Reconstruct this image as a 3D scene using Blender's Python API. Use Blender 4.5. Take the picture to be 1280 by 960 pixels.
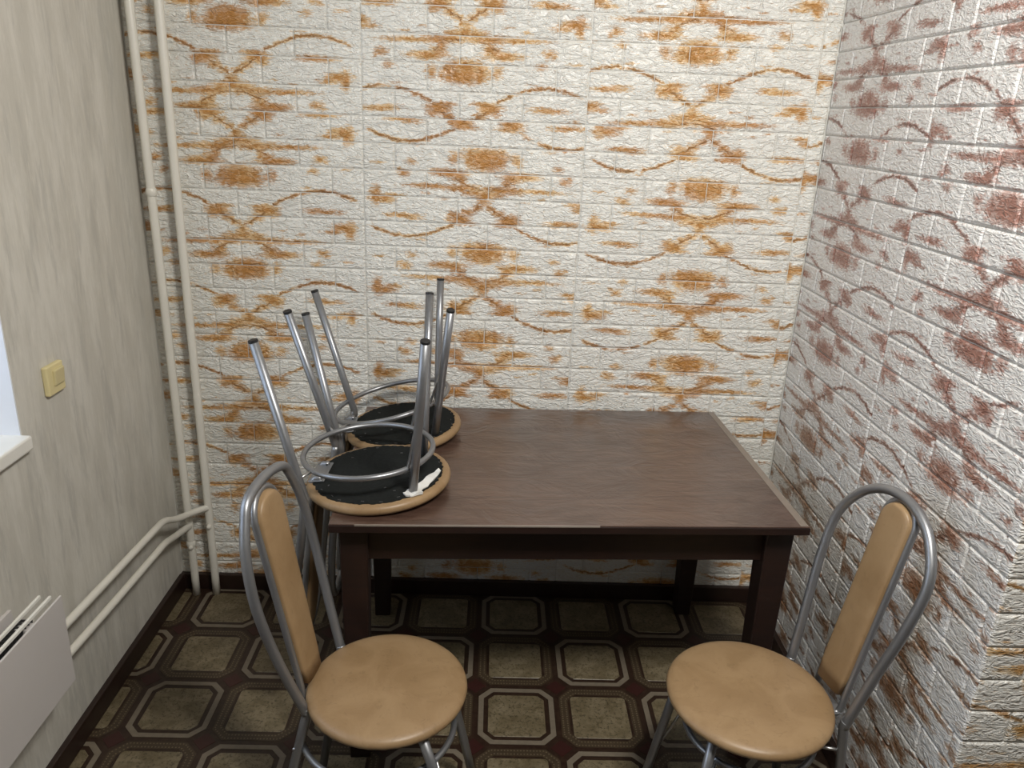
import bpy, bmesh, math, random
from mathutils import Vector, Matrix
random.seed(7)
PI = math.pi
for o in list(bpy.data.objects): bpy.data.objects.remove(o)
S = bpy.context.scene
C = S.collection

# ------------------------------------------------------------------ camera, world, lights, exposure
CAM_H, FPX, PITCH, YAW, ROLL = 1.6, 981.45, 0.331904, 0.02915, 0.042309
def set_camera():
    fw = Vector((math.sin(YAW)*math.cos(PITCH), math.cos(YAW)*math.cos(PITCH), -math.sin(PITCH)))
    r = Vector((math.cos(YAW), -math.sin(YAW), 0)); u = r.cross(fw)
    r2 = r*math.cos(ROLL)+u*math.sin(ROLL); u2 = -r*math.sin(ROLL)+u*math.cos(ROLL)
    cd = bpy.data.cameras.new('camera'); cd.sensor_width = 36; cd.sensor_fit = 'HORIZONTAL'
    cd.lens = FPX*36/1280; cd.clip_start = .02
    co = bpy.data.objects.new('camera', cd); C.objects.link(co)
    m = Matrix((r2, u2, -fw)).transposed().to_4x4(); m.translation = Vector((0, 0, CAM_H))
    co.matrix_world = m
    S.camera = co
set_camera()
W = bpy.data.worlds.new('sky'); S.world = W; W.use_nodes = True
W.node_tree.nodes['Background'].inputs[0].default_value = (.62, .76, 1, 1)
W.node_tree.nodes['Background'].inputs[1].default_value = 2.0
def area(name, loc, target, size, power, col, sy=None):
    l = bpy.data.lights.new(name, 'AREA'); l.energy = power; l.color = col; l.size = size
    if sy: l.shape = 'RECTANGLE'; l.size_y = sy
    o = bpy.data.objects.new(name, l); C.objects.link(o); o.location = loc
    o.rotation_euler = (Vector(target)-Vector(loc)).to_track_quat('-Z', 'Y').to_euler()
    return o
LAMP = area('ceiling_lamp_light', (.50, .52, 2.42), (.32, 1.8, .8), .34, 45, (1, .965, .90))
WINDOW = area('window_daylight', (-1.30, 1.0, 1.55), (0, 1.1, .9), .9, 4.5, (.74, .85, 1), 1.2)
S.view_settings.view_transform = 'Standard'; S.view_settings.look = 'None'
S.view_settings.gamma = 1; S.view_settings.use_curve_mapping = False
S.view_settings.exposure = 0.0

# ------------------------------------------------------------------ helpers
def obj(name, bm, mat, parent=None, smooth=False):
    me = bpy.data.meshes.new(name); bm.to_mesh(me); bm.free()
    return mobj(name, me, mat, parent, smooth)
def mobj(name, me, mat, parent=None, smooth=False):
    if mat and not me.materials: me.materials.append(mat)
    if smooth:
        me.polygons.foreach_set('use_smooth', [True]*len(me.polygons))
    o = bpy.data.objects.new(name, me); C.objects.link(o)
    if parent: o.parent = parent
    return o
def struct(o, label=None):
    o['kind'] = 'structure'
    if label: o['label'] = label
    return o
def thing(name, label, cat, loc=(0, 0, 0), group=None):
    o = bpy.data.objects.new(name, None); C.objects.link(o); o.empty_display_size = .05
    o.location = loc; o['label'] = label; o['category'] = cat
    if group: o['group'] = group
    return o
def add_box(bm, lo, hi, bev=0, seg=1, M=None):
    g = bmesh.ops.create_cube(bm, size=1)
    vs = g['verts']
    for v in vs:
        v.co = Vector([lo[i]+(v.co[i]+.5)*(hi[i]-lo[i]) for i in range(3)])
    if bev:
        es = list({e for v in vs for e in v.link_edges})
        r = bmesh.ops.bevel(bm, geom=es, offset=bev, segments=seg, affect='EDGES', profile=.5)
        vs = list({v for f in r['faces'] for v in f.verts} | {v for v in vs if v.is_valid})
    if M is not None:
        for v in vs: v.co = M @ v.co
    return vs
def catmull(pts, n=6):
    P = [Vector(p) for p in pts]; out = []
    for i in range(len(P)-1):
        p0 = P[max(i-1, 0)]; p1 = P[i]; p2 = P[i+1]; p3 = P[min(i+2, len(P)-1)]
        for k in range(n):
            t = k/n
            out.append(.5*((2*p1)+(-p0+p2)*t+(2*p0-5*p1+4*p2-p3)*t*t+(-p0+3*p1-3*p2+p3)*t**3))
    out.append(P[-1]); return out
def add_tube(bm, pts, r, seg=14, closed=False, caps=True, rfun=None):
    P = [Vector(p) for p in pts]; n = len(P)
    rings = []; prev = None
    for i in range(n):
        if closed: t = P[(i+1) % n]-P[(i-1) % n]
        else: t = P[min(i+1, n-1)]-P[max(i-1, 0)]
        t.normalize()
        if prev is None:
            a = Vector((0, 0, 1)) if abs(t.z) < .9 else Vector((1, 0, 0))
            nrm = (a-t*a.dot(t)).normalized()
        else: nrm = (prev-t*prev.dot(t)).normalized()
        prev = nrm; b = t.cross(nrm)
        rr = r if rfun is None else rfun(i/(n-1))
        rings.append([bm.verts.new(P[i]+(nrm*math.cos(2*PI*k/seg)+b*math.sin(2*PI*k/seg))*rr) for k in range(seg)])
    m = n if closed else n-1
    for i in range(m):
        A = rings[i]; B = rings[(i+1) % n]
        for k in range(seg):
            bm.faces.new((A[k], A[(k+1) % seg], B[(k+1) % seg], B[k]))
    if caps and not closed:
        bm.faces.new(rings[0][::-1]); bm.faces.new(rings[-1])
def tube(pts, r, **k):
    bm = bmesh.new(); add_tube(bm, pts, r, **k)
    bmesh.ops.recalc_face_normals(bm, faces=bm.faces); return bm
def add_lathe(bm, prof, seg=48, sx=1., wob=None):
    rings = []
    for j, (r, z) in enumerate(prof):
        if r < 1e-6: rings.append([bm.verts.new((0, 0, z))])
        else:
            ring = []
            for k in range(seg):
                a = 2*PI*k/seg; rr = r if wob is None else r+wob(j, a)
                ring.append(bm.verts.new((rr*math.cos(a)*sx, rr*math.sin(a), z)))
            rings.append(ring)
    for A, B in zip(rings, rings[1:]):
        for k in range(seg):
            if len(A) == 1: bm.faces.new((A[0], B[k], B[(k+1) % seg]))
            elif len(B) == 1: bm.faces.new((A[k], B[0], A[(k+1) % seg]))
            else: bm.faces.new((A[k], B[k], B[(k+1) % seg], A[(k+1) % seg]))
    bmesh.ops.recalc_face_normals(bm, faces=bm.faces)

# ------------------------------------------------------------------ node helpers
def new_mat(name):
    m = bpy.data.materials.new(name); m.use_nodes = True
    nt = m.node_tree; bs = nt.nodes['Principled BSDF']; return m, nt, bs
def nd(nt, typ, **kw):
    n = nt.nodes.new(typ)
    for k, v in kw.items():
        if k.startswith('_'): n.inputs[int(k[1:])].default_value = v
        else: setattr(n, k, v)
    return n
def lk(nt, a, b): nt.links.new(a, b)
def mth(nt, op, a, b=None, c=None, clamp=False):
    n = nt.nodes.new('ShaderNodeMath'); n.operation = op; n.use_clamp = clamp
    for i, v in enumerate((a, b, c)):
        if v is None: continue
        if isinstance(v, (int, float)): n.inputs[i].default_value = v
        else: nt.links.new(v, n.inputs[i])
    return n.outputs[0]
def vmth(nt, op, a, b=None):
    n = nt.nodes.new('ShaderNodeVectorMath'); n.operation = op
    for i, v in enumerate((a, b)):
        if v is None: continue
        if isinstance(v, (tuple, list)): n.inputs[i].default_value = v
        else: nt.links.new(v, n.inputs[i])
    return n.outputs['Value'] if op in ('LENGTH', 'DOT_PRODUCT') else n.outputs[0]
def noise(nt, vec, scale, detail=3, rough=.5, dist=0):
    n = nt.nodes.new('ShaderNodeTexNoise'); n.inputs['Scale'].default_value = scale
    n.inputs['Detail'].default_value = detail; n.inputs['Roughness'].default_value = rough
    n.inputs['Distortion'].default_value = dist
    nt.links.new(vec, n.inputs['Vector']); return n
def mixc(nt, f, a, b):
    n = nt.nodes.new('ShaderNodeMix'); n.data_type = 'RGBA'
    for i, v in ((0, f), (6, a), (7, b)):
        if isinstance(v, (int, float)): n.inputs[i].default_value = v
        elif isinstance(v, (tuple, list)): n.inputs[i].default_value = (*v, 1) if len(v) == 3 else v
        else: nt.links.new(v, n.inputs[i])
    return n.outputs[2]
def ramp(nt, f, stops):
    n = nt.nodes.new('ShaderNodeValToRGB'); cr = n.color_ramp
    while len(cr.elements) > 1: cr.elements.remove(cr.elements[-1])
    for i, (p, c) in enumerate(stops):
        e = cr.elements[0] if i == 0 else cr.elements.new(p)
        e.position = p; e.color = (*c, 1) if isinstance(c, (tuple, list)) else (c, c, c, 1)
    nt.links.new(f, n.inputs[0]); return n.outputs[0]
def sstep(nt, v, lo, hi):
    n = nt.nodes.new('ShaderNodeMapRange'); n.interpolation_type = 'SMOOTHSTEP'
    n.inputs[1].default_value = lo; n.inputs[2].default_value = hi; nt.links.new(v, n.inputs[0]); return n.outputs[0]
def bump(nt, h, strength, dist, bs):
    b = nt.nodes.new('ShaderNodeBump'); b.inputs['Strength'].default_value = strength
    b.inputs['Distance'].default_value = dist; nt.links.new(h, b.inputs['Height'])
    nt.links.new(b.outputs[0], bs.inputs['Normal']); return b
def pos(nt): return nt.nodes.new('ShaderNodeNewGeometry').outputs['Position']
def objco(nt): return nt.nodes.new('ShaderNodeTexCoord').outputs['Object']
def scl(nt, v, s): return vmth(nt, 'MULTIPLY', v, s)

# ------------------------------------------------------------------ materials
TP = .272   # vertical repeat of the print
def brick_mat(name, base, light, core, dark, along):
    """printed foil-faced foam brick; UV carries (distance from the motif axis, height above the motif)"""
    m, nt, bs = new_mat(name)
    P = pos(nt)
    uv = nd(nt, 'ShaderNodeUVMap').outputs[0]
    # ragged displacement of the print, wider along the wall than up it
    dn = noise(nt, scl(nt, P, (1, 1, 1.5)), 46, 6, .68)
    d = vmth(nt, 'SUBTRACT', dn.outputs['Color'], (.5, .5, .5))
    uvd = vmth(nt, 'ADD', uv, scl(nt, d, (.046, .020, 0)))
    sep = nd(nt, 'ShaderNodeSeparateXYZ'); lk(nt, uvd, sep.inputs[0])
    au = mth(nt, 'ABSOLUTE', sep.outputs[0])
    v = mth(nt, 'FLOORED_MODULO', mth(nt, 'ADD', sep.outputs[1], mth(nt, 'MULTIPLY', sep.outputs[0], -.02)), TP)
    cmb = nd(nt, 'ShaderNodeCombineXYZ'); lk(nt, au, cmb.inputs[0]); lk(nt, v, cmb.inputs[1]); p = cmb.outputs[0]
    feats = [(0, -.004, .060, .020, 1.2), (0, TP-.004, .060, .020, 1.2), (0, .014, .048, .020, 1.1), (.045, .003, .014, .022, 1.1), (.045, TP-.01, .014, .014, 1.),
             (.094, .003, .016, .017, .75), (.090, TP-.004, .015, .012, .6),
             (.105, .046, .050, .010, 1.05), (.080, .053, .022, .016, .9), (.066, .066, .014, .020, .85), (.06, .088, .066, .010, .95), (.15, .086, .075, .0065, .9),
             (0, .106, .022, .016, 1.1), (.028, .100, .034, .012, .85), (0, .122, .016, .014, .8), (.020, .143, .015, .008, .85), (.045, .157, .018, .010, .85),
             (.074, .178, .030, .014, 1.15), (.060, .190, .032, .006, .95), (.088, .168, .018, .012, .8),
             (.300, .130, .034, .011, 1.05), (.318, .122, .014, .024, 1.), (.27, .118, .03, .006, .8), (.24, .176, .048, .007, .9), (.215, .184, .03, .004, .7),
             (.215, .020, .016, .009, .65), (.235, .054, .018, .011, .75), (.25, .045, .010, .007, .7), (.17, .108, .012, .004, .6), (.31, .028, .020, .004, .6), (.12, .12, .014, .003, .5), (.19, .245, .02, .003, .5)]
    acc = None
    for (fu, fv, ru, rv, st) in feats:
        q = vmth(nt, 'MULTIPLY', vmth(nt, 'SUBTRACT', p, (fu, fv, 0)), (1/ru, 1/rv, 0))
        w = mth(nt, 'MULTIPLY', mth(nt, 'SUBTRACT', 1.70, vmth(nt, 'LENGTH', q)), st)
        acc = w if acc is None else mth(nt, 'SMOOTH_MAX', acc, w, .12)
    # thin drawn lines: the long garland out to the panel edge, and the little bow under the streak
    def line(cv, lo, hi, wd, st):
        dd = mth(nt, 'ABSOLUTE', mth(nt, 'SUBTRACT', v, cv))
        w = mth(nt, 'SUBTRACT', 1.3, mth(nt, 'DIVIDE', dd, wd))
        msk = mth(nt, 'MULTIPLY', sstep(nt, au, lo, lo+.012), mth(nt, 'SUBTRACT', 1, sstep(nt, au, hi-.02, hi)))
        return mth(nt, 'MULTIPLY', mth(nt, 'MULTIPLY', w, msk), st)
    ang = mth(nt, 'MULTIPLY', mth(nt, 'SUBTRACT', au, .085), PI/.29)
    l1 = line(mth(nt, 'MULTIPLY_ADD', mth(nt, 'SINE', ang), .044, .192), .085, .345, .0068, 1.05)
    l2 = line(mth(nt, 'MULTIPLY_ADD', mth(nt, 'POWER', au, 2.), -3.6, .088), 0, .105, .0048, 1.15)
    l3 = line(mth(nt, 'MULTIPLY_ADD', au, .62, .130), 0, .080, .0065, 1.1)
    fib = noise(nt, scl(nt, P, (1, 1, 5) if along else (1, 1, 3)), 75, 4, .65).outputs[0]
    brk = noise(nt, P, 16, 2).outputs[0]
    lines = mth(nt, 'MULTIPLY', mth(nt, 'MAXIMUM', mth(nt, 'MAXIMUM', l1, l2), l3), sstep(nt, brk, .25, .5))
    both = mth(nt, 'MAXIMUM', acc, lines)
    val = mth(nt, 'ADD', both, mth(nt, 'MULTIPLY', mth(nt, 'SUBTRACT', fib, .5), 3.2))
    m1 = sstep(nt, val, 0., .95)
    m2 = sstep(nt, mth(nt, 'ADD', val, mth(nt, 'MULTIPLY', mth(nt, 'SUBTRACT', dn.outputs[0], .5), 3.0)), .85, 1.55)
    cn = noise(nt, P, 9, 2).outputs[0]
    lcol = mixc(nt, sstep(nt, cn, .35, .65), light, core)
    basec = mixc(nt, sstep(nt, noise(nt, P, 6, 3).outputs[0], .3, .7), base, tuple(min(1, c*1.06) for c in base))
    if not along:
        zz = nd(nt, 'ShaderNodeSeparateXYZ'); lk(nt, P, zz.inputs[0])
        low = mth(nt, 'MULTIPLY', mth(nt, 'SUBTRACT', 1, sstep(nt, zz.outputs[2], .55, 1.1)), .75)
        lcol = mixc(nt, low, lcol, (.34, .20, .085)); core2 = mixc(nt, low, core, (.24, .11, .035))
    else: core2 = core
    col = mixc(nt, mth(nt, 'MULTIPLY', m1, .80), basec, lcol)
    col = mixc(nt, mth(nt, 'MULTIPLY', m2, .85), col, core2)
    col = mixc(nt, mth(nt, 'MULTIPLY', sstep(nt, lines, .75, 1.1), .6), col, dark)
    lk(nt, col, bs.inputs['Base Color'])
    # crumpled relief of the foam face
    st = scl(nt, P, (1, 1, 2.4))
    wv = noise(nt, st, 26, 3, .55, .8).outputs[0]
    rg = mth(nt, 'SUBTRACT', 1, mth(nt, 'MULTIPLY', mth(nt, 'ABSOLUTE', mth(nt, 'SUBTRACT', wv, .5)), 9), clamp=True)
    w2 = noise(nt, scl(nt, P, (1, 1, 1.7)), 60, 3, .6, .4).outputs[0]
    h = mth(nt, 'ADD', mth(nt, 'MULTIPLY', rg, .55), mth(nt, 'MULTIPLY', w2, .9))
    bump(nt, h, .85 if along else .62, .0045, bs)
    bs.inputs['Roughness'].default_value = .30
    bs.inputs['Specular IOR Level'].default_value = .6
    return m
M_BACK = brick_mat('ochre_print_foam', (.74, .74, .70), (.66, .385, .115), (.43, .185, .030), (.22, .10, .03), True)
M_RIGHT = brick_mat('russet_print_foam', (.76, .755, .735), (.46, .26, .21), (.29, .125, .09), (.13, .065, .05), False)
M_PIER = brick_mat('ochre_print_foam_pier', (.74, .73, .69), (.58, .38, .16), (.42, .21, .055), (.22, .10, .03), True)
def groove_mat():
    m, nt, bs = new_mat('foam_joint'); P = pos(nt)
    lk(nt, mixc(nt, noise(nt, P, 20).outputs[0], (.60, .59, .55), (.70, .69, .65)), bs.inputs['Base Color'])
    bs.inputs['Roughness'].default_value = .5; return m
M_GROOVE = groove_mat()
def streak_mat():
    m, nt, bs = new_mat('streaked_wallpaper'); P = pos(nt)
    a = noise(nt, scl(nt, P, (1, 1, .22)), 17, 6, .68).outputs[0]
    b = noise(nt, scl(nt, P, (1, 1, .16)), 21, 5, .7).outputs[0]
    c = noise(nt, scl(nt, P, (1, 1, .12)), 90, 3, .6).outputs[0]
    col = mixc(nt, sstep(nt, a, .38, .66), (.555, .535, .48), (.655, .635, .58))
    col = mixc(nt, mth(nt, 'MULTIPLY', sstep(nt, b, .50, .66), .55), col, (.43, .42, .385))
    col = mixc(nt, mth(nt, 'MULTIPLY', sstep(nt, c, .58, .72), .35), col, (.76, .73, .65))
    lk(nt, col, bs.inputs['Base Color'])
    bump(nt, mth(nt, 'ADD', a, c), .4, .002, bs)
    bs.inputs['Roughness'].default_value = .55; return m
M_WALL = streak_mat()
def plain(name, col, rough=.5, metal=0, var=.08, sc=12, bmp=0, bsc=60, coat=0, spec=.5):
    m, nt, bs = new_mat(name); P = objco(nt)
    n = noise(nt, P, sc, 4).outputs[0]
    lk(nt, mixc(nt, n, tuple(c*(1-var) for c in col), tuple(min(1, c*(1+var)) for c in col)), bs.inputs['Base Color'])
    bs.inputs['Roughness'].default_value = rough; bs.inputs['Metallic'].default_value = metal
    bs.inputs['Coat Weight'].default_value = coat; bs.inputs['Specular IOR Level'].default_value = spec
    if bmp: bump(nt, noise(nt, P, bsc, 4).outputs[0], bmp, .001, bs)
    return m
M_PAINT = plain('pipe_enamel', (.72, .70, .63), .35, var=.06, bmp=.15, bsc=40)
M_RAD = plain('radiator_enamel', (.60, .57, .555), .38, var=.03)
M_SWITCH = plain('yellowed_plastic', (.70, .61, .33), .35, var=.04)
M_SWITCHD = plain('yellowed_plastic_rocker', (.62, .54, .30), .32, var=.04)
M_CEIL = plain('ceiling_paint', (.62, .61, .58), .7)
M_JAMB = plain('window_reveal_white', (.78, .80, .84), .45, var=.03)
M_SILL = plain('sill_plastic', (.80, .79, .74), .4, var=.04)
M_BASE = plain('dark_skirting', (.022, .011, .008), .38, var=.3, sc=30, bmp=.2)
M_BLACK = plain('black_plastic', (.012, .012, .013), .5)
M_DARKSTEEL = plain('dark_steel', (.12, .12, .12), .5, .5)  # one dark steel for staples, convector fins and radiator brackets
M_BOLT = plain('bolt_steel', (.5, .5, .5), .35, .9)
M_TORN = plain('torn_white_lining', (.72, .71, .68), .8, var=.15, sc=40, bmp=.4)
M_OUT = plain('other_room_wall', (.36, .33, .28), .7)
def chrome_mat():
    m, nt, bs = new_mat('silver_painted_tube'); P = objco(nt)
    n = noise(nt, P, 14, 4).outputs[0]
    lk(nt, mixc(nt, n, (.255, .262, .275), (.33, .337, .35)), bs.inputs['Base Color'])
    bs.inputs['Metallic'].default_value = .75
    lk(nt, mth(nt, 'MULTIPLY_ADD', n, .10, .33), bs.inputs['Roughness'])
    return m
M_TUBE = chrome_mat()
def vinyl_mat(name, c1, c2):
    m, nt, bs = new_mat(name); P = objco(nt)
    a = noise(nt, P, 11, 5, .6, .6).outputs[0]; b = noise(nt, scl(nt, P, (1, 1, .4)), 48, 4, .65, 1.2).outputs[0]
    col = mixc(nt, sstep(nt, a, .3, .7), c1, c2)
    col = mixc(nt, mth(nt, 'MULTIPLY', sstep(nt, b, .56, .68), .30), col, tuple(c*.72 for c in c1))
    lk(nt, col, bs.inputs['Base Color'])
    bs.inputs['Roughness'].default_value = .42; bs.inputs['Specular IOR Level'].default_value = .45
    bump(nt, mth(nt, 'ADD', b, noise(nt, P, 260, 2).outputs[0]), .12, .0008, bs)
    return m
M_VINYL = vinyl_mat('tan_vinyl', (.265, .168, .083), (.325, .215, .113))
def lining_mat():
    m, nt, bs = new_mat('black_lining'); P = objco(nt)
    n = noise(nt, P, 140, 3).outputs[0]
    lk(nt, mixc(nt, n, (.006, .007, .007), (.022, .024, .023)), bs.inputs['Base Color'])
    bs.inputs['Roughness'].default_value = .95; bs.inputs['Specular IOR Level'].default_value = .1
    bump(nt, n, .3, .001, bs); return m
M_LINING = lining_mat()
def wood_mat(name, c1, c2, rough, film=False):
    m, nt, bs = new_mat(name); P = objco(nt)
    g = noise(nt, scl(nt, P, (.9, 9, 9)), 6, 6, .65, 1.0).outputs[0]
    b = noise(nt, scl(nt, P, (1, 1.6, 1)), 4.5, 4, .6, .6).outputs[0]
    col = mixc(nt, sstep(nt, g, .3, .7), c1, c2)
    col = mixc(nt, mth(nt, 'MULTIPLY', sstep(nt, b, .42, .68), .5), col, tuple(c*.6 for c in c1))
    lk(nt, col, bs.inputs['Base Color'])
    bs.inputs['Roughness'].default_value = rough
    if film:
        bs.inputs['Coat Weight'].default_value = 1.; bs.inputs['Coat Roughness'].default_value = .13; bs.inputs['Coat IOR'].default_value = 1.48
        w = noise(nt, scl(nt, P, (1, 1.5, 1)), 7, 4, .6, 2.2).outputs[0]
        f = noise(nt, scl(nt, P, (1, 5, 1)), 22, 3, .6, .6).outputs[0]
        bp = bump(nt, mth(nt, 'ADD', w, mth(nt, 'MULTIPLY', f, .12)), .5, .008, bs)
        lk(nt, bp.outputs[0], bs.inputs['Coat Normal'])
        lk(nt, mth(nt, 'MULTIPLY_ADD', b, .25, rough-.12), bs.inputs['Roughness'])
    return m
M_TOP = wood_mat('tabletop_veneer', (.058, .030, .021), (.105, .060, .043), .42, True)
M_TWOOD = wood_mat('table_frame_wood', (.011, .0042, .003), (.020, .0070, .0042), .5)
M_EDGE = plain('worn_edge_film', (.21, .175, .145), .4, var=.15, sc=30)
def lino_base():
    m, nt, bs = new_mat('linoleum_ground'); P = pos(nt)
    n = noise(nt, P, 55, 4, .7).outputs[0]; n2 = noise(nt, P, 9, 3).outputs[0]
    col = mixc(nt, sstep(nt, n, .4, .65), (.020, .011, .007), (.036, .022, .013))
    col = mixc(nt, mth(nt, 'MULTIPLY', n2, .4), col, (.05, .022, .015))
    lk(nt, col, bs.inputs['Base Color']); bs.inputs['Roughness'].default_value = .38
    bump(nt, n, .15, .001, bs); return m
M_LINO = lino_base()
def tile_mat():
    m, nt, bs = new_mat('linoleum_stone_tile'); P = pos(nt)
    a = noise(nt, P, 14, 5, .65, .4).outputs[0]; b = noise(nt, P, 110, 4, .75).outputs[0]; c = noise(nt, P, 34, 5, .7, .5).outputs[0]
    col = mixc(nt, sstep(nt, a, .35, .65), (.150, .120, .070), (.225, .186, .118))
    col = mixc(nt, mth(nt, 'MULTIPLY', sstep(nt, c, .48, .62), .65), col, (.11, .085, .045))
    col = mixc(nt, mth(nt, 'MULTIPLY', sstep(nt, b, .52, .62), .75), col, (.055, .043, .022))
    lk(nt, col, bs.inputs['Base Color']); bs.inputs['Roughness'].default_value = .36
    bump(nt, b, .10, .001, bs); return m
M_TILE = tile_mat()
M_FRAME = plain('linoleum_pale_border', (.185, .155, .115), .4, var=.25, sc=60)
M_DOT = plain('linoleum_beads', (.15, .115, .07), .45, var=.3, sc=80)
M_OLIVE = plain('linoleum_olive_border', (.055, .038, .022), .42, var=.35, sc=90)
M_DIAM = plain('linoleum_red_diamond', (.040, .012, .010), .4, var=.2, sc=60)
def glass_mat():
    m, nt, bs = new_mat('window_glass'); bs.inputs['Roughness'].default_value = .02
    bs.inputs['Transmission Weight'].default_value = 1; bs.inputs['IOR'].default_value = 1.05; return m
M_GLASS = glass_mat()

# ------------------------------------------------------------------ room geometry
D, XL, XR = 2.372, -1.044, .945     # back wall, left wall, right wall
YE = 1.212                          # outer corner where the right wall ends
XF, YB, ZC = 2.3, -1.7, 2.5         # far right, behind the camera, ceiling
PIT = .0737; Z0 = 1.797; GAP = .0022; TH = .0044
def simple_box(name, lo, hi, mat, parent=None):
    bm = bmesh.new(); add_box(bm, lo, hi); return obj(name, bm, mat, parent)
floor = struct(simple_box('floor', (XL-.35, YB-.1, -.06), (XF+.1, D+.15, 0), M_LINO), 'dark brown patterned linoleum floor')
struct(simple_box('ceiling', (XL-.1, YB-.1, ZC), (XF+.1, D+.1, ZC+.06), M_CEIL))
struct(simple_box('wall_rear', (XL-.1, YB-.1, 0), (XF+.1, YB, ZC), M_OUT))
struct(simple_box('wall_far_right', (XF, YB, 0), (XF+.1, YE, ZC), M_OUT))
wall_back = struct(simple_box('wall_back', (XL-.1, D+TH, 0), (XR+.005, D+.12, ZC), M_GROOVE), 'white embossed brick-pattern foam wall with ochre print')
bm = bmesh.new(); add_box(bm, (XR+TH, YE+TH, 0), (XR+.2, D+.12, ZC))
wall_right = struct(obj('wall_right', bm, M_GROOVE), 'white embossed brick-pattern foam wall with russet print')
wall_pier = struct(simple_box('wall_pier', (XR+TH+.2, YE+TH, 0), (XF+.1, D+.12, ZC), M_GROOVE), 'end face of the brick-pattern wall past the outer corner')
# left wall with the window opening
WY0, WY1, WZ0, WZ1 = .35, 1.640, .872, 2.15
bm = bmesh.new()
add_box(bm, (XL-.1, YB, 0), (XL, D+TH, WZ0)); add_box(bm, (XL-.1, YB, WZ1), (XL, D+TH, ZC))
add_box(bm, (XL-.1, WY1, WZ0), (XL, D+TH, WZ1)); add_box(bm, (XL-.1, YB, WZ0), (XL, WY0, WZ1))
wall_left = struct(obj('wall_left', bm, M_WALL), 'beige wallpapered wall with vertical grey streaks')
# window
bm = bmesh.new()
X0 = XL-.32
add_box(bm, (X0, WY1, WZ0-.05), (XL-.1, WY1+.03, WZ1+.03)); add_box(bm, (X0, WY0-.03, WZ0-.05), (XL-.1, WY0, WZ1+.03))
add_box(bm, (X0, WY0, WZ1), (XL-.1, WY1, WZ1+.03)); add_box(bm, (X0, WY0, WZ0-.05), (XL-.1, WY1, WZ0-.032))
window = struct(obj('window_1', bm, M_JAMB), 'window recess with pale reveal')
bm = bmesh.new()   # reveal lining inside the wall thickness
add_box(bm, (XL-.10, WY1-.004, WZ0), (XL-.0005, WY1, WZ1)); add_box(bm, (XL-.10, WY0, WZ0), (XL-.0005, WY0+.004, WZ1))
add_box(bm, (XL-.10, WY0+.004, WZ1-.004), (XL-.0005, WY1-.004, WZ1))
obj('reveal', bm, M_JAMB, window)
bm = bmesh.new()
add_box(bm, (X0, WY0+.002, WZ0-.030), (XL+.022, WY1+.002, WZ0+.004), .005, 2)
obj('window_sill', bm, M_SILL, window)
def frame_bars(bm, x, y0, y1, z0, z1, w, t):
    add_box(bm, (x, y0, z0), (x+t, y0+w, z1), .004); add_box(bm, (x, y1-w, z0), (x+t, y1, z1), .004)
    add_box(bm, (x, y0+w, z0), (x+t, y1-w, z0+w), .004); add_box(bm, (x, y0+w, z1-w), (x+t, y1-w, z1), .004)
bm = bmesh.new(); frame_bars(bm, XL-.29, WY0+.006, WY1-.006, WZ0+.006, WZ1-.006, .06, .05)
add_box(bm, (XL-.29, (WY0+WY1)/2-.03, WZ0+.06), (XL-.24, (WY0+WY1)/2+.03, WZ1-.06), .004)
wf = obj('window_frame', bm, M_SILL, window)
for a, b in ((WY0+.066, (WY0+WY1)/2-.03), ((WY0+WY1)/2+.03, WY1-.066)):
    bm = bmesh.new(); add_box(bm, (XL-.268, a, WZ0+.066), (XL-.262, b, WZ1-.066)); obj('pane', bm, M_GLASS, wf)

# ------------------------------------------------------------------ embossed bricks
def brick_mesh(origin, ax, nrm, w, h, uvf, t=TH):
    """a shallow pillow: outer rim at the joint, chamfer, face; uvf maps a point to print coordinates"""
    up = Vector((0, 0, 1)); o = Vector(origin); ax = Vector(ax); nrm = Vector(nrm)
    j = lambda: random.uniform(-.0008, .0008)
    def loop(ins, d, jit=False):
        pts = []
        c = ins+.002
        for (a, b) in ((ins, c), (c, ins), (w-c, ins), (w-ins, c), (w-ins, h-c), (w-c, h-ins), (c, h-ins), (ins, h-c)):
            pts.append(o+ax*(a+(j() if jit else 0))+up*(b+(j() if jit else 0))+nrm*d)
        return pts
    g = GAP/2
    loops = [loop(g, 0), loop(g+.0010, t*.55, True), loop(g+.0048, t, True)]
    vs = [p for L in loops for p in L]; fs = []
    for k in range(2):
        for i in range(8):
            a = k*8+i; b = k*8+(i+1) % 8; fs.append((a, b, b+8, a+8))
    fs.append(tuple(range(16, 24)))
    me = bpy.data.meshes.new('brick'); me.from_pydata([tuple(v) for v in vs], [], fs)
    uvl = me.uv_layers.new(name='UVMap')
    for lp in me.loops: uvl.data[lp.index].uv = uvf(vs[lp.vertex_index])
    return me
def rowcells(seams, lo, hi, k):
    """brick spans along one course: each 3.5-brick panel starts with a half brick on even courses"""
    out = []
    for a, b in zip(seams, seams[1:]):
        u = (b-a)/3.5
        cuts = [a, a+u/2, a+1.5*u, a+2.5*u, b] if k % 2 == 0 else [a, a+u, a+2*u, a+3*u, b]
        for c, d in zip(cuts, cuts[1:]):
            c2, d2 = max(c, lo), min(d, hi)
            if d2-c2 > .012: out.append((c2, d2))
    return out
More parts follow.
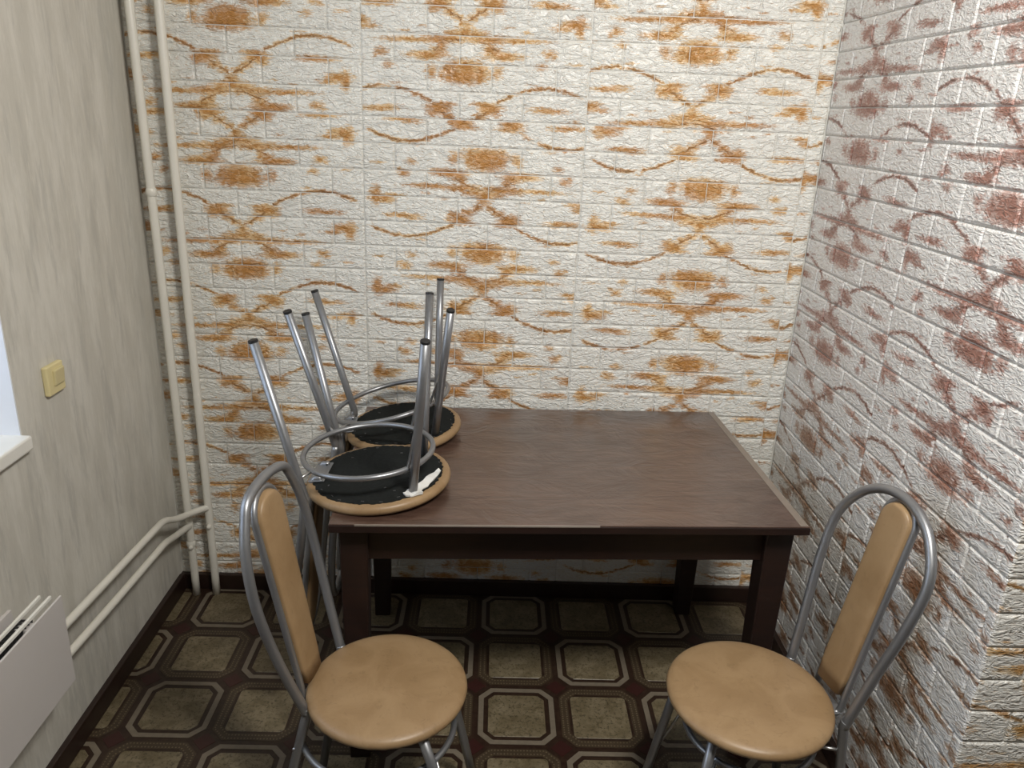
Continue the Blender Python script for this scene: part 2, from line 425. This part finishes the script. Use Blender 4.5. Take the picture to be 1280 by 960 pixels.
def clad(parent, origin, ax, nrm, seams, lo, hi, uvsel, mat, zmax):
    ax = Vector(ax)
    k0 = int(math.floor((Z0-zmax)/PIT)); kmax = int(math.ceil((Z0-.0)/PIT))
    for k in range(k0, kmax):
        z1 = Z0-k*PIT; z0 = max(z1-PIT, .0)
        z1 = min(z1, ZC)
        if z1-z0 < .015: continue
        for a, b in rowcells(seams, lo, hi, k):
            s, zc = (a+b)/2, (z0+z1)/2
            uvf = uvsel(s, zc)
            o = Vector(origin)+ax*a+Vector((0, 0, z0))
            me = brick_mesh(o, ax, nrm, b-a, z1-z0, uvf)
            if me.polygons[-1].normal.dot(Vector(nrm)) < 0: me.flip_normals()
            me.materials.append(mat)
            ob = bpy.data.objects.new('brick', me); C.objects.link(ob); ob.parent = parent
def back_uv(s, zc):
    if s < -.39: xc, z0, sg = (-.752, 1.812, 1) if zc > 1.575 else ((-.750, 1.392, 1) if zc > 1.0 else (-.752, .858, 1))
    elif s < .25: xc, z0, sg = (-.10, 1.70, 1) if zc > 1.565 else (-.036, 1.472, -1)
    elif s < .90: xc, z0, sg = (.552, 1.776, 1) if zc > 1.565 else (.611, 1.412, -1)
    else: xc, z0, sg = (1.22, 1.60, 1)
    return lambda p: (p.x-xc, sg*(p.z-z0))
clad(wall_back, (0, D+TH, 0), (1, 0, 0), (0, -1, 0), [-1.041-.65, -1.041, -.39, .25, .90, 1.55], XL-.0, XR, back_uv, M_BACK, 2.49)
def right_uv(s, zc):
    if s > 1.80: yc, z0, sg = (2.127, 1.653, 1) if zc > 1.60 else (2.127, 1.536, 1)
    elif s > 1.15: yc, z0, sg = (1.465, 1.465, 1)
    else: yc, z0, sg = (.82, 1.5, 1)
    return lambda p: (p.y-yc, sg*(p.z-z0))
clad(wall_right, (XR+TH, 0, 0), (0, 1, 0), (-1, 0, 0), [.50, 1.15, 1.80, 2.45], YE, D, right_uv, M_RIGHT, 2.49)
def pier_uv(s, zc): return lambda p: (p.x-(XR+.20), p.z-.60)
clad(wall_pier, (0, YE+TH, 0), (1, 0, 0), (0, -1, 0), [XR-.10, XR+.55, XR+1.2, XR+1.85], XR, XR+.62, pier_uv, M_PIER, 2.0)

# ------------------------------------------------------------------ skirting
bm = bmesh.new(); add_box(bm, (XL+.0, D-.016, 0), (XR, D+.004, .058), .003, 2)
struct(obj('baseboard_back', bm, M_BASE))
bm = bmesh.new(); add_box(bm, (XL-.002, YB, 0), (XL+.016, D-.016, .060), .003, 2)
struct(obj('baseboard_left', bm, M_BASE))
bm = bmesh.new(); add_box(bm, (XR-.016, YE-.016, 0), (XR+.004, D-.016, .058), .003, 2)
add_box(bm, (XR+.004, YE-.016, 0), (XF, YE+.004, .058), .003, 2)
struct(obj('baseboard_right', bm, M_BASE))

# ------------------------------------------------------------------ floor pattern pieces
TX, TY, TPX, TPY = .104, 1.782, .2365, .2355
def octa(cx, cy, hx, hy, c):
    return [(cx-hx, cy-hy+c), (cx-hx+c, cy-hy), (cx+hx-c, cy-hy), (cx+hx, cy-hy+c),
            (cx+hx, cy+hy-c), (cx+hx-c, cy+hy), (cx-hx+c, cy+hy), (cx-hx, cy+hy-c)]
def slab(outline, t=.0012, z=0.):
    n = len(outline)
    cx = sum(p[0] for p in outline)/n; cy = sum(p[1] for p in outline)/n
    top = [((x-cx)*.985+cx, (y-cy)*.985+cy, z+t) for x, y in outline]
    me = bpy.data.meshes.new('tile')
    me.from_pydata([(x, y, z) for x, y in outline]+top, [], [(i, (i+1) % n, n+(i+1) % n, n+i) for i in range(n)]+[tuple(range(n, 2*n))])
    return me
def ringm(o1, o2, t=.0012):
    n = len(o1)
    vs = [(x, y, 0) for x, y in o1]+[(x, y, t) for x, y in o1]+[(x, y, t) for x, y in o2]+[(x, y, 0) for x, y in o2]
    fs = []
    for i in range(n):
        k = (i+1) % n
        fs += [(i, k, n+k, n+i), (n+i, n+k, 2*n+k, 2*n+i), (2*n+i, 2*n+k, 3*n+k, 3*n+i)]
    me = bpy.data.meshes.new('ring'); me.from_pydata(vs, [], fs); return me
def place_mesh(name, me, mat, loc, parent):
    if not me.materials: me.materials.append(mat)
    o = bpy.data.objects.new(name, me); C.objects.link(o); o.location = loc; o.parent = parent; return o
sq = []
for q, (sx, sy) in enumerate(((-1, -1), (1, -1), (1, 1), (-1, 1))):
    for k in range(5):
        a = PI*(1+.5*q)+k*PI/8
        sq.append((sx*.068+.012*math.cos(a), sy*.068+.012*math.sin(a)))
me_plain = slab(sq)
me_cham = slab(octa(0, 0, .080, .080, .018))
me_ring = ringm(octa(0, 0, .1075, .1075, .034), octa(0, 0, .093, .093, .027))
me_olive = ringm(octa(0, 0, .112, .112, .036), octa(0, 0, .088, .088, .024), .0006)
me_diam = slab([(-.030, 0), (0, -.030), (.030, 0), (0, .030)], .0008)
bmd = bmesh.new()   # beads around the plain tiles
for hx, cc in ((.106, .033), (.094, .028)):
    oc = octa(0, 0, hx, hx, cc)
    for i in range(8):
        a = Vector((*oc[i], 0)); b = Vector((*oc[(i+1) % 8], 0)); n = max(2, int((b-a).length/.0085))
        for k in range(n):
            c = a.lerp(b, (k+.5)/n)
            vs = [bmd.verts.new(c+Vector((dx*.0026, dy*.0026, .0010))) for dx, dy in ((-1, 0), (0, -1), (1, 0), (0, 1))]
            bmd.faces.new(vs)
me_bead = bpy.data.meshes.new('beads'); bmd.to_mesh(me_bead); bmd.free()
def in_room(x, y, r=.118):
    return x > XL+.02 and y < D-.0 and (x < XR or y < YE)
cell_stuff = bmesh.new()
for i in range(-5, 5):
    for j in range(-4, 3):
        x = TX+i*TPX; y = TY+j*TPY
        clipL = x-.118 < XL+.016; clipT = y+.118 > D-.016; clipR = x+.118 > XR-.016 and y > YE-.1
        def clip(me, zt):
            b = bmesh.new(); b.from_mesh(me)
            for co, no, on in (((XL+.017-x, 0, 0), (-1, 0, 0), clipL), ((0, D-.017-y, 0), (0, 1, 0), clipT), ((XR-.017-x, 0, 0), (1, 0, 0), clipR)):
                if on:
                    bmesh.ops.bisect_plane(b, geom=list(b.verts)+list(b.edges)+list(b.faces), plane_co=co, plane_no=no, clear_outer=True)
            if not b.faces: b.free(); return None
            m2 = bpy.data.meshes.new(me.name); b.to_mesh(m2); b.free(); return m2
        clipped = clipL or clipT or clipR
        def put(name, me, mat, z=0):
            m2 = clip(me, 0) if clipped else me
            if m2 is None or not m2.polygons: return None
            if clipped: m2.materials.clear()
            return place_mesh(name, m2, mat, (x, y, z), floor)
        if (i+j) % 2 == 0:
            put('tile', me_cham, M_TILE); put('tile_border', me_ring, M_FRAME)
        else:
            put('tile', me_plain, M_TILE); put('olive_border', me_olive, M_OLIVE)
            o = put('bead_border', me_bead, M_DOT)
            if o: o['kind'] = 'stuff'
        x += TPX/2; y += TPY/2
        if XL+.05 < x < XR-.05 and y < D-.05: place_mesh('diamond_inlay', me_diam, M_DIAM, (x, y, 0), floor)

# ------------------------------------------------------------------ table
HT = .71
def make_table():
    t = thing('dining_table', 'dark brown rectangular wooden table with film-covered top standing against the brick-pattern wall', 'table', (.187, 1.97, 0))
    t.rotation_euler.z = math.radians(2.5)
    hw, hd = .5575, .374
    bm = bmesh.new(); add_box(bm, (-hw, -hd, HT-.003), (hw, hd, HT), .0012, 2)
    obj('tabletop', bm, M_TOP, t)
    bm = bmesh.new(); add_box(bm, (-hw-.001, -hd-.001, HT-.022), (hw+.003, hd-.0, HT-.0029), .002, 2)
    o = obj('tabletop_core', bm, M_TWOOD, t); o['label'] = 'very dark edge of the tabletop'
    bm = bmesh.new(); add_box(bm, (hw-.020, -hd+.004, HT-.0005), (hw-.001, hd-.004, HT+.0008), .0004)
    b2 = bmesh.new(); add_box(b2, (-.50, -hd-.0022, HT-.0042), (.06, -hd+.001, HT+.0004), .0004)
    o2 = obj('film_edge', b2, M_EDGE, t); o2['label'] = 'pale edge of the clear film covering the top'
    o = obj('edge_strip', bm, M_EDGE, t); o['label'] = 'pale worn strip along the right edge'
    ax, ay = hw-.055, hd-.065
    for (lo, hi) in (((-ax, -ay-.008, HT-.125), (ax, -ay+.014, HT-.0222)), ((-ax, ay-.014, HT-.125), (ax, ay+.008, HT-.0222)),
                     ((-ax-.008, -ay+.03, HT-.125), (-ax+.014, ay-.03, HT-.0222)), ((ax-.014, -ay+.03, HT-.125), (ax+.008, ay-.03, HT-.0222))):
        bm = bmesh.new(); add_box(bm, lo, hi, .002); obj('apron', bm, M_TWOOD, t)
    for sx in (-1, 1):
        for sy in (-1, 1):
            bm = bmesh.new()
            vs = add_box(bm, (-.034, -.034, 0), (.034, .034, HT-.0222), .003)
            for v in vs:
                k = .72+.28*min(1, v.co.z/(HT-.13)); v.co.x = v.co.x*k; v.co.y *= k
                v.co.x += sx*(ax+.006); v.co.y += sy*(ay-.004)
            obj('leg', bm, M_TWOOD, t)
    return t
make_table()

# ------------------------------------------------------------------ chairs
CH = {
'L': ({"R": 0.1737, "ox": 0.9894, "zs": 0.4178, "hwp": 0.1201, "tp": 0.1542, "ttop": 0.2386, "ztop": 0.8813, "w1": 0.1469, "zc": 0.8284, "pw": 0.9945, "xfj": 0.1018, "yfj": 0.1096, "xff": 0.2005, "yff": 0.1509, "xrf": 0.2266, "yrf": 0.1515, "zr": 0.3171, "Rr": 0.1651, "cr": -0.0206, "bow": -0.04, "hs": 0.0148, "hd": 0.0272, "hy": -0.0155, "arx": 0.0066, "ary": -0.0015, "afx": -0.0325, "afy": 0.0264, "inner": [0.0418, 0.0539, 0.8119, -0.0134, -0.0217, -0.008]}, [-0.2001, 1.3952, -0.1521]),
'R': ({"R": 0.1796, "ox": 0.9778, "zs": 0.4269, "hwp": 0.1044, "tp": 0.1776, "ttop": 0.2569, "ztop": 0.8917, "w1": 0.1503, "zc": 0.7638, "pw": 1.0218, "xfj": 0.1221, "yfj": 0.0862, "xff": 0.1701, "yff": 0.1547, "xrf": 0.2078, "yrf": 0.1405, "zr": 0.3412, "Rr": 0.138, "cr": -0.0127, "bow": -0.0184, "hs": 0.0082, "hd": -0.0143, "hy": -0.0081, "arx": 0.0122, "ary": -0.0095, "afx": 0.0215, "afy": -0.0143, "inner": [0.0438, 0.045, 0.8385, -0.0087, -0.0198, 0.0148]}, [0.5819, 1.3819, 3.3447]),
'F': ({"R": 0.1801, "ox": 0.9876, "zs": 0.4111, "hwp": 0.1519, "tp": 0.1444, "ttop": 0.2435, "ztop": 0.8877, "w1": 0.147, "zc": 0.7961, "pw": 1.0081, "xfj": 0.0991, "yfj": 0.1079, "xff": 0.1449, "yff": 0.216, "xrf": 0.207, "yrf": 0.1217, "zr": 0.3337, "Rr": 0.1579, "cr": -0.0199, "bow": -0.0172, "hs": -0.0004, "hd": -0.0037, "hy": -0.0126, "arx": -0.0025, "ary": 0.0352, "afx": 0.0199, "afy": -0.0249, "inner": [0.042, 0.053, 0.79, -0.01, 0, 0]}, [-0.2683, 1.7835, -0.0289, 0.068, 0.0187]),
'B': ({"R": 0.168, "ox": 0.988, "zs": 0.3913, "hwp": 0.1322, "tp": 0.1567, "ttop": 0.2478, "ztop": 0.8865, "w1": 0.1486, "zc": 0.7961, "pw": 1.0081, "xfj": 0.0942, "yfj": 0.0976, "xff": 0.1508, "yff": 0.1723, "xrf": 0.2159, "yrf": 0.1203, "zr": 0.3339, "Rr": 0.1725, "cr": -0.0099, "bow": -0.0292, "hs": 0.0, "hd": 0.0334, "hy": -0.0077, "arx": 0.01, "ary": 0.0028, "afx": 0.0182, "afy": 0.005, "inner": [0.042, 0.053, 0.79, -0.01, 0, 0]}, [-0.2453, 2.121, 0.0402, 0.0905, 0.0334]),
}
def hoopx(z, s):
    zb = s['zs']-.02; return -(s['tp']+(s['ttop']-s['tp'])*(z-zb)/(s['ztop']-zb))
HOOP = {'L': [.1026, .1276, .1417, .1325, .1069, .0764, .8835, .1471, .2579, -.013, .0113, .015, .0149],
        'R': [.1042, .1227, .143, .1453, .1096, .0594, .8915, .1672, .2725, .0031, .0137, -.0015, -.0026],
        'F': [.150, .136, .143, .139, .108, .067, .887, .1444, .2435, -.006, 0, -.004, -.012],
        'B': [.132, .130, .143, .139, .108, .067, .887, .1567, .2478, -.006, 0, .030, -.008]}
def hoop_pts(s, key):
    v = HOOP[key]; w = v[:6]; zt, t0, t1, bow, hs, hd, hy = v[6:]; zb = s['zs']-.02
    fr = (0, .28, .55, .76, .90, .975)
    def pt(y, z):
        u = (z-zb)/(zt-zb); return (-(t0+(t1-t0)*u)+bow*math.sin(u*PI)+hy*y, y+hs*(z-zb)+hd, z)
    L = [pt(-w[i], zb+(zt-zb)*fr[i]) for i in range(6)]; Rr = [pt(w[i], zb+(zt-zb)*fr[i]) for i in range(6)]
    return L+[pt(0, zt)]+Rr[::-1]
def inner_fn(s):
    iw0, iw1, iz, io0, io1, idd = s['inner']; zb = s['zs']; top = iz+iw1
    def pt(y, z):
        return Vector((hoopx(z, s)+io0+(io1-io0)*(z-zb)/(top-zb), y+idd+s['hs']*(z-zb), z))
    return pt, iw0, iw1, iz, zb
TR = .0105
def make_chair(key, label, group):
    s, pose = CH[key]; inv = len(pose) > 3
    root = thing('dining_chair', label, 'chair', group=group)
    R, zs = s['R'], s['zs']
    # seat (pressed flat where it lies on the table)
    q = 0 if inv else 1
    prof = [(0, zs+.012+.006*q), (R*.45, zs+.012+.0052*q), (R*.75, zs+.012+.0035*q), (R*.90, zs+.0115+.002*q), (R*.965, zs+.0095), (R*.992, zs+.0045), (R, zs-.001),
            (R*.99, zs-.007), (R*.965, zs-.0115), (R*.92, zs-.0135), (R*.86, zs-.0125), (0, zs-.012)]
    bm = bmesh.new()
    add_lathe(bm, prof, 120, s['ox'], lambda j, a: (0 if j < 7 else .0011*math.sin(a*46+math.sin(a*7)*2)*(1 if j > 8 else .5)))
    obj('seat', bm, M_VINYL, root, True)
    bm = bmesh.new()
    rr = random.Random(3)
    jag = [rr.uniform(-.0032, .0030) for _ in range(150)]
    add_lathe(bm, [(0, zs-.0150), (R*.895, zs-.0150), (R*.895, zs-.0125)], 150, s['ox'], lambda j, a: jag[int(round(a/(2*PI)*150)) % 150])
    lin = obj('seat_lining', bm, M_LINING, root); lin['label'] = 'black fabric lining under the seat'
    # staples holding the lining
    bm = bmesh.new()
    for k in range(22):
        a = 2*PI*k/22+rr.uniform(-.1, .1); q = R*rr.uniform(.82, .885)
        add_box(bm, (-.004, -.0006, -.0162), (.004, .0006, -.0150), M=Matrix.Translation((q*math.cos(a)*s['ox'], q*math.sin(a), zs)) @ Matrix.Rotation(a+PI/2+rr.uniform(-.4, .4), 4, 'Z'))
    for k in range(7):
        a = rr.uniform(0, 6.28); q = R*rr.uniform(.2, .75)
        add_box(bm, (-.003, -.001, -.0163), (.003, .001, -.0150), M=Matrix.Translation((q*math.cos(a), q*math.sin(a), zs)) @ Matrix.Rotation(rr.uniform(0, 3), 4, 'Z'))
    o = obj('staples', bm, M_DARKSTEEL, root); o['kind'] = 'stuff'
    # outer hoop
    hp = hoop_pts(s, key)
    obj('back_hoop', tube(catmull(hp, 8), TR), M_TUBE, root, True)
    # inner hoop + pad
    pt, iw0, iw1, iz, zb = inner_fn(s)
    A = []
    zlow = zs-.018
    for i in range(9):
        u = i/8; A.append((iw0+(iw1-iw0)*u, zlow+(iz-zlow)*u))
    for i in range(1, 9):
        a = i/8*PI/2; A.append((iw1*max(0, math.cos(a)), iz+iw1*math.sin(a)))
    L = [pt(-y, z) for y, z in A]+[pt(y, z) for y, z in A][-2::-1]
    # feet of the pad hoop run forward under the seat
    f0 = L[0]+Vector((.022, .003, -.003)); f1 = L[-1]+Vector((.022, -.003, -.003))
    L = [f0]+L+[f1]
    obj('pad_hoop', tube(catmull(L, 3), .0075, seg=12), M_TUBE, root, True)
    bm = bmesh.new()
    n = 20; K = 15
    zt = iz+iw1-.006; z0p = zs+.020
    rows = []
    for i in range(n+1):
        if i < 10: z = z0p+(iz-z0p)*i/10; w = iw0+(iw1-iw0)*(z-zb)/(iz-zb)
        else:
            a = (i-10)/10*PI/2*.985; z = iz+(iw1-.004)*math.sin(a); w = iw1*math.cos(a)
        w = max(w-.002, .004)
        if i == 0: w *= .93
        row = []
        for k in range(K*2):
            a = 2*PI*k/(K*2)
            cx, cy = math.cos(a), math.sin(a)
            px = (abs(cx)**.55)*math.copysign(1, cx); py = (abs(cy)**.45)*math.copysign(1, cy)
            th = .0125*min(1, .35+w/.03)
            row.append(bm.verts.new(pt(px*w, z)+Vector((.006+py*th, 0, 0))))
        rows.append(row)
    for a, b in zip(rows, rows[1:]):
        for k in range(K*2): bm.faces.new((a[k], a[(k+1) % (K*2)], b[(k+1) % (K*2)], b[k]))
    bm.faces.new(rows[0][::-1]); bm.faces.new(rows[-1])
    bmesh.ops.recalc_face_normals(bm, faces=bm.faces)
    obj('backrest', bm, M_VINYL, root, True)
    # legs
    z0 = zs-.02
    legs = []
    for sd in (-1, 1):
        top = hp[0] if sd < 0 else hp[-1]; nxt = hp[1] if sd < 0 else hp[-2]
        foot = (-s['xrf']+sd*s['arx'], sd*s['yrf']+s['ary'], 0)
        T = Vector(top); F = Vector(foot); d = (F-T).normalized()
        legs.append([T-d*.004+(Vector(nxt)-T).normalized()*.012, T, T+d*.02, T+d*.05, F])
        top = Vector((s['xfj'], sd*s['yfj'], zs-.013)); F = Vector((s['xff']+sd*s['afx'], sd*s['yff']+s['afy'], 0))
        legs.append([top, top.lerp(F, .3), top.lerp(F, .6), F])
    for P in legs:
        lg = obj('leg', tube(catmull(P[:4], 4)+[P[-1]] if len(P) > 4 else P, TR, caps=True), M_TUBE, root, True)
        F = Vector(P[-1]); d = (F-Vector(P[-2])).normalized()
        bm = bmesh.new(); add_tube(bm, [F-d*.0045, F+d*.0008, F+d*.0016], 1, rfun=lambda t: (TR*1.03, TR*1.03, TR*.9)[round(t*2)])
        bmesh.ops.recalc_face_normals(bm, faces=bm.faces)
        obj('leg_cap', bm, M_BLACK, lg, False)
    # ring joining the legs
    rR, rx, ry, rc, rcy, rz = (.165, -.06, -.16, -.03, -.02, s['zr']-.02) if key == 'B' else (s['Rr'], 0, 0, s['cr'], 0, s['zr'])
    ring = [(rc+rR*math.cos(2*PI*k/64), rcy+rR*math.sin(2*PI*k/64), rz+rR*math.cos(2*PI*k/64)*ry+rR*math.sin(2*PI*k/64)*rx) for k in range(64)]
    obj('leg_ring', tube(ring, .0068, seg=12, closed=True), M_TUBE, root, True)
    # little screws from each leg to the ring
    for P in legs:
        A_, B_ = Vector(P[-2]), Vector(P[-1])
        t = (A_.z-s['zr'])/(A_.z-B_.z); q = A_.lerp(B_, t)
        rq = min((Vector(r_) for r_ in ring), key=lambda r_: min((r_-A_.lerp(B_, i_/40)).length for i_ in range(41)))
        q = min((A_.lerp(B_, i_/80) for i_ in range(81)), key=lambda q_: (q_-rq).length); v = q-rq
        bm = bmesh.new()
        if (rq-q).length > .012: add_tube(bm, [q-v.normalized()*.012 if (rq-q).length < .018 else q, rq], .0035, seg=8)
        else: add_tube(bm, [q+v.normalized()*.013, rq-v.normalized()*.009], .003, seg=8)
        bmesh.ops.recalc_face_normals(bm, faces=bm.faces)
        obj('ring_screw', bm, M_BOLT, root, True)
    # steel bracket under the rear of the seat
    xb = L[1].x; yb = (L[1].y+L[-2].y)/2
    bm = bmesh.new(); add_box(bm, (xb-.010, yb-.052, zs-.0205), (xb+.030, yb+.052, zs-.0172), .001)
    br = obj('bracket', bm, M_TUBE, root)
    for yy in (-.036, .036):
        bm = bmesh.new(); add_tube(bm, [(xb+.018, yb+yy, zs-.025), (xb+.018, yb+yy, zs-.0204)], .0048, seg=6)
        bmesh.ops.recalc_face_normals(bm, faces=bm.faces); obj('bolt', bm, M_BLACK, br)
    if inv:
        cx, cy, th, tl, rl = pose
        M = Matrix.Translation((cx, cy, HT+.004)) @ Matrix.Rotation(th, 4, 'Z') @ Matrix.Rotation(rl, 4, 'X') @ Matrix.Rotation(-tl, 4, 'Y') \
            @ Matrix.Translation((0, 0, zs+.012)) @ Matrix.Rotation(PI, 4, 'X')
        root.matrix_world = M
    else:
        root.location = (pose[0], pose[1], 0.0); root.rotation_euler.z = pose[2]
    return root
make_chair('L', 'chair standing on the floor at left, tan round seat, hooped silver back to the left', 'upright dining chairs')
make_chair('R', 'chair standing on the floor at right, hooped silver back close to the russet brick-pattern wall', 'upright dining chairs')
cf = make_chair('F', 'front one of the two upside-down chairs, torn white lining at its near leg', 'upside-down dining chairs on the table')
make_chair('B', 'rear one of the two upside-down chairs, nearest the back wall', 'upside-down dining chairs on the table')
# torn lining beside the near front leg of the front upturned chair
def torn():
    s = CH['F'][0]; zs = s['zs']; fx, fy = s['xfj'], s['yfj']
    bm = bmesh.new(); rr = random.Random(11)
    outl = [(-.022, .010), (-.014, .022), (-.002, .026), (.012, .018), (.026, .012), (.020, .000), (.034, -.024), (.046, -.060), (.056, -.098), (.050, -.112), (.040, -.100), (.024, -.066), (.012, -.034), (.000, -.014), (-.012, -.004)]
    t = []; b = []
    jag = []
    for a_, b_ in zip(outl, outl[1:]+outl[:1]):
        jag += [a_, ((a_[0]+b_[0])/2+rr.uniform(-.004, .004), (a_[1]+b_[1])/2+rr.uniform(-.003, .003))]
    for x, y in jag:
        z = zs-.0165-rr.uniform(0, .006)
        t.append(bm.verts.new((fx+x, fy+y, z))); b.append(bm.verts.new((fx+x*.96, fy+y, zs-.0152)))
    n = len(t)
    for i in range(n): bm.faces.new((t[i], t[(i+1) % n], b[(i+1) % n], b[i]))
    bm.faces.new(t); bmesh.ops.recalc_face_normals(bm, faces=bm.faces); bmesh.ops.triangulate(bm, faces=bm.faces)
    o = obj('torn_lining', bm, M_TORN, cf); o['label'] = 'torn white fabric around the leg socket'
torn()

# ------------------------------------------------------------------ heating pipes
def pipe_thing():
    t = thing('heating_pipes', 'pair of cream painted vertical heating pipes in the left corner with branches to the radiator', 'pipes', (-.95, 2.325, 0))
    inv = Matrix.Translation(-Vector((-.95, 2.325, 0)))
    def P(name, pts, r, n=6, **k):
        o = obj(name, tube([inv @ Vector(p) for p in (catmull(pts, n) if n else pts)], r, **k), M_PAINT, t, True); return o
    P('riser_pipe', [(-.982, 2.327, 0), (-.984, 2.325, .6), (-.988, 2.323, 1.2), (-.994, 2.322, 1.86), (-.997, 2.322, ZC)], .0125)
    P('riser_pipe', [(-.916, 2.332, 0), (-.917, 2.330, .6), (-.917, 2.326, 1.2), (-.916, 2.322, 1.86), (-.916, 2.322, ZC)], .0125)
    P('branch_pipe', [(-.917, 2.330, .328), (-.925, 2.312, .336), (-.948, 2.262, .345), (-.968, 2.20, .358), (-.982, 2.150, .378), (-.984, 2.08, .385), (-.984, 1.80, .402), (-.984, 1.588, .416), (-.984, 1.46, .424)], .0105, 5)
    P('branch_pipe', [(-.982, 2.327, .262), (-.982, 2.29, .272), (-.984, 2.20, .292), (-.984, 2.137, .307), (-.984, 2.05, .312), (-.984, 1.80, .325), (-.984, 1.591, .338), (-.984, 1.46, .346)], .0105, 5)
    # weld collars and the small stubs below the branches
    for (x, y, z) in ((-.989, 2.323, 1.345), (-.983, 2.327, .196)):
        bm = bmesh.new(); add_tube(bm, catmull([inv @ Vector((x, y, z-.012)), inv @ Vector((x, y, z)), inv @ Vector((x, y, z+.012))], 4), 1, rfun=lambda q: .0126+.003*math.sin(q*PI), seg=14)
        bmesh.ops.recalc_face_normals(bm, faces=bm.faces); obj('weld_collar', bm, M_PAINT, t, True)
    for (x, y, z) in ((-.982, 2.327, .190), (-.917, 2.330, .268)):
        bm = bmesh.new(); add_tube(bm, [inv @ Vector(p) for p in ((x, y-.008, z), (x+.004, y-.019, z), (x+.005, y-.022, z))], 1, rfun=lambda q: (.0075, .0078, .005)[round(q*2)], seg=10)
        bmesh.ops.recalc_face_normals(bm, faces=bm.faces); obj('stub', bm, M_PAINT, t, True)
pipe_thing()

# ------------------------------------------------------------------ radiator
def radiator():
    y1 = 1.485; y0 = .72; zb, zt = .343, .567
    t = thing('radiator', 'flat pale steel panel radiator with slatted top on the left wall under the window', 'radiator', (XL, y1, zb))
    O = Vector((XL, y1, zb))
    def B(name, lo, hi, bev, mat, parent=t):
        bm = bmesh.new(); add_box(bm, Vector(lo)-O, Vector(hi)-O, bev, 2); return obj(name, bm, mat, parent)
    B('front_panel', (XL+.119, y0, zb), (XL+.124, y1, zt), .0018, M_RAD)
    for x in (.101, .078):
        B('top_slat', (XL+x-.003, y0, zt-.008), (XL+x+.003, y1-.004, zt+.001), .0018, M_SILL)
    B('back_panel', (XL+.022, y0, zb+.02), (XL+.030, y1-.03, zt-.02), .001, M_RAD)
    bm = bmesh.new()
    for k in range(60):
        y = y0+.01+k*(y1-y0-.04)/59
        add_box(bm, Vector((XL+.032, y, zb+.03))-O, Vector((XL+.070, y+.0012, zt-.045))-O)
    o = obj('convector_fins', bm, M_DARKSTEEL, t); o['kind'] = 'stuff'
    B('end_bracket', (XL, y1-.17, zt-.05), (XL+.064, y1-.155, zt-.028), .002, M_DARKSTEEL)
    B('end_bracket', (XL, y0+.1, zt-.05), (XL+.064, y0+.115, zt-.028), .002, M_DARKSTEEL)
    B('wall_hook', (XL, y1-.135, zt-.012), (XL+.03, y1-.11, zt+.004), .002, M_SILL)
    B('pipe_header', (XL+.045, y1-.06, zb+.02), (XL+.075, y1-.03, zt-.05), .004, M_RAD)
radiator()

# ------------------------------------------------------------------ switch
def switch():
    y0, y1, z0, z1 = 1.748, 1.820, .926, .998
    t = thing('light_switch', 'yellowed cream plastic light switch on the left wall beside the window', 'switch', (XL, (y0+y1)/2, z0))
    O = Vector((XL, (y0+y1)/2, z0))
    bm = bmesh.new(); add_box(bm, Vector((XL, y0, z0))-O, Vector((XL+.014, y1, z1))-O, .004, 3)
    obj('switch_plate', bm, M_SWITCH, t)
    bm = bmesh.new(); vs = add_box(bm, Vector((XL+.010, y0+.022, z0+.020))-O, Vector((XL+.020, y1-.008, z1-.012))-O, .003, 2)
    for v in vs:
        if v.co.x > .015: v.co.x += (v.co.z-.04)*.08
    obj('rocker', bm, M_SWITCHD, t)
switch()
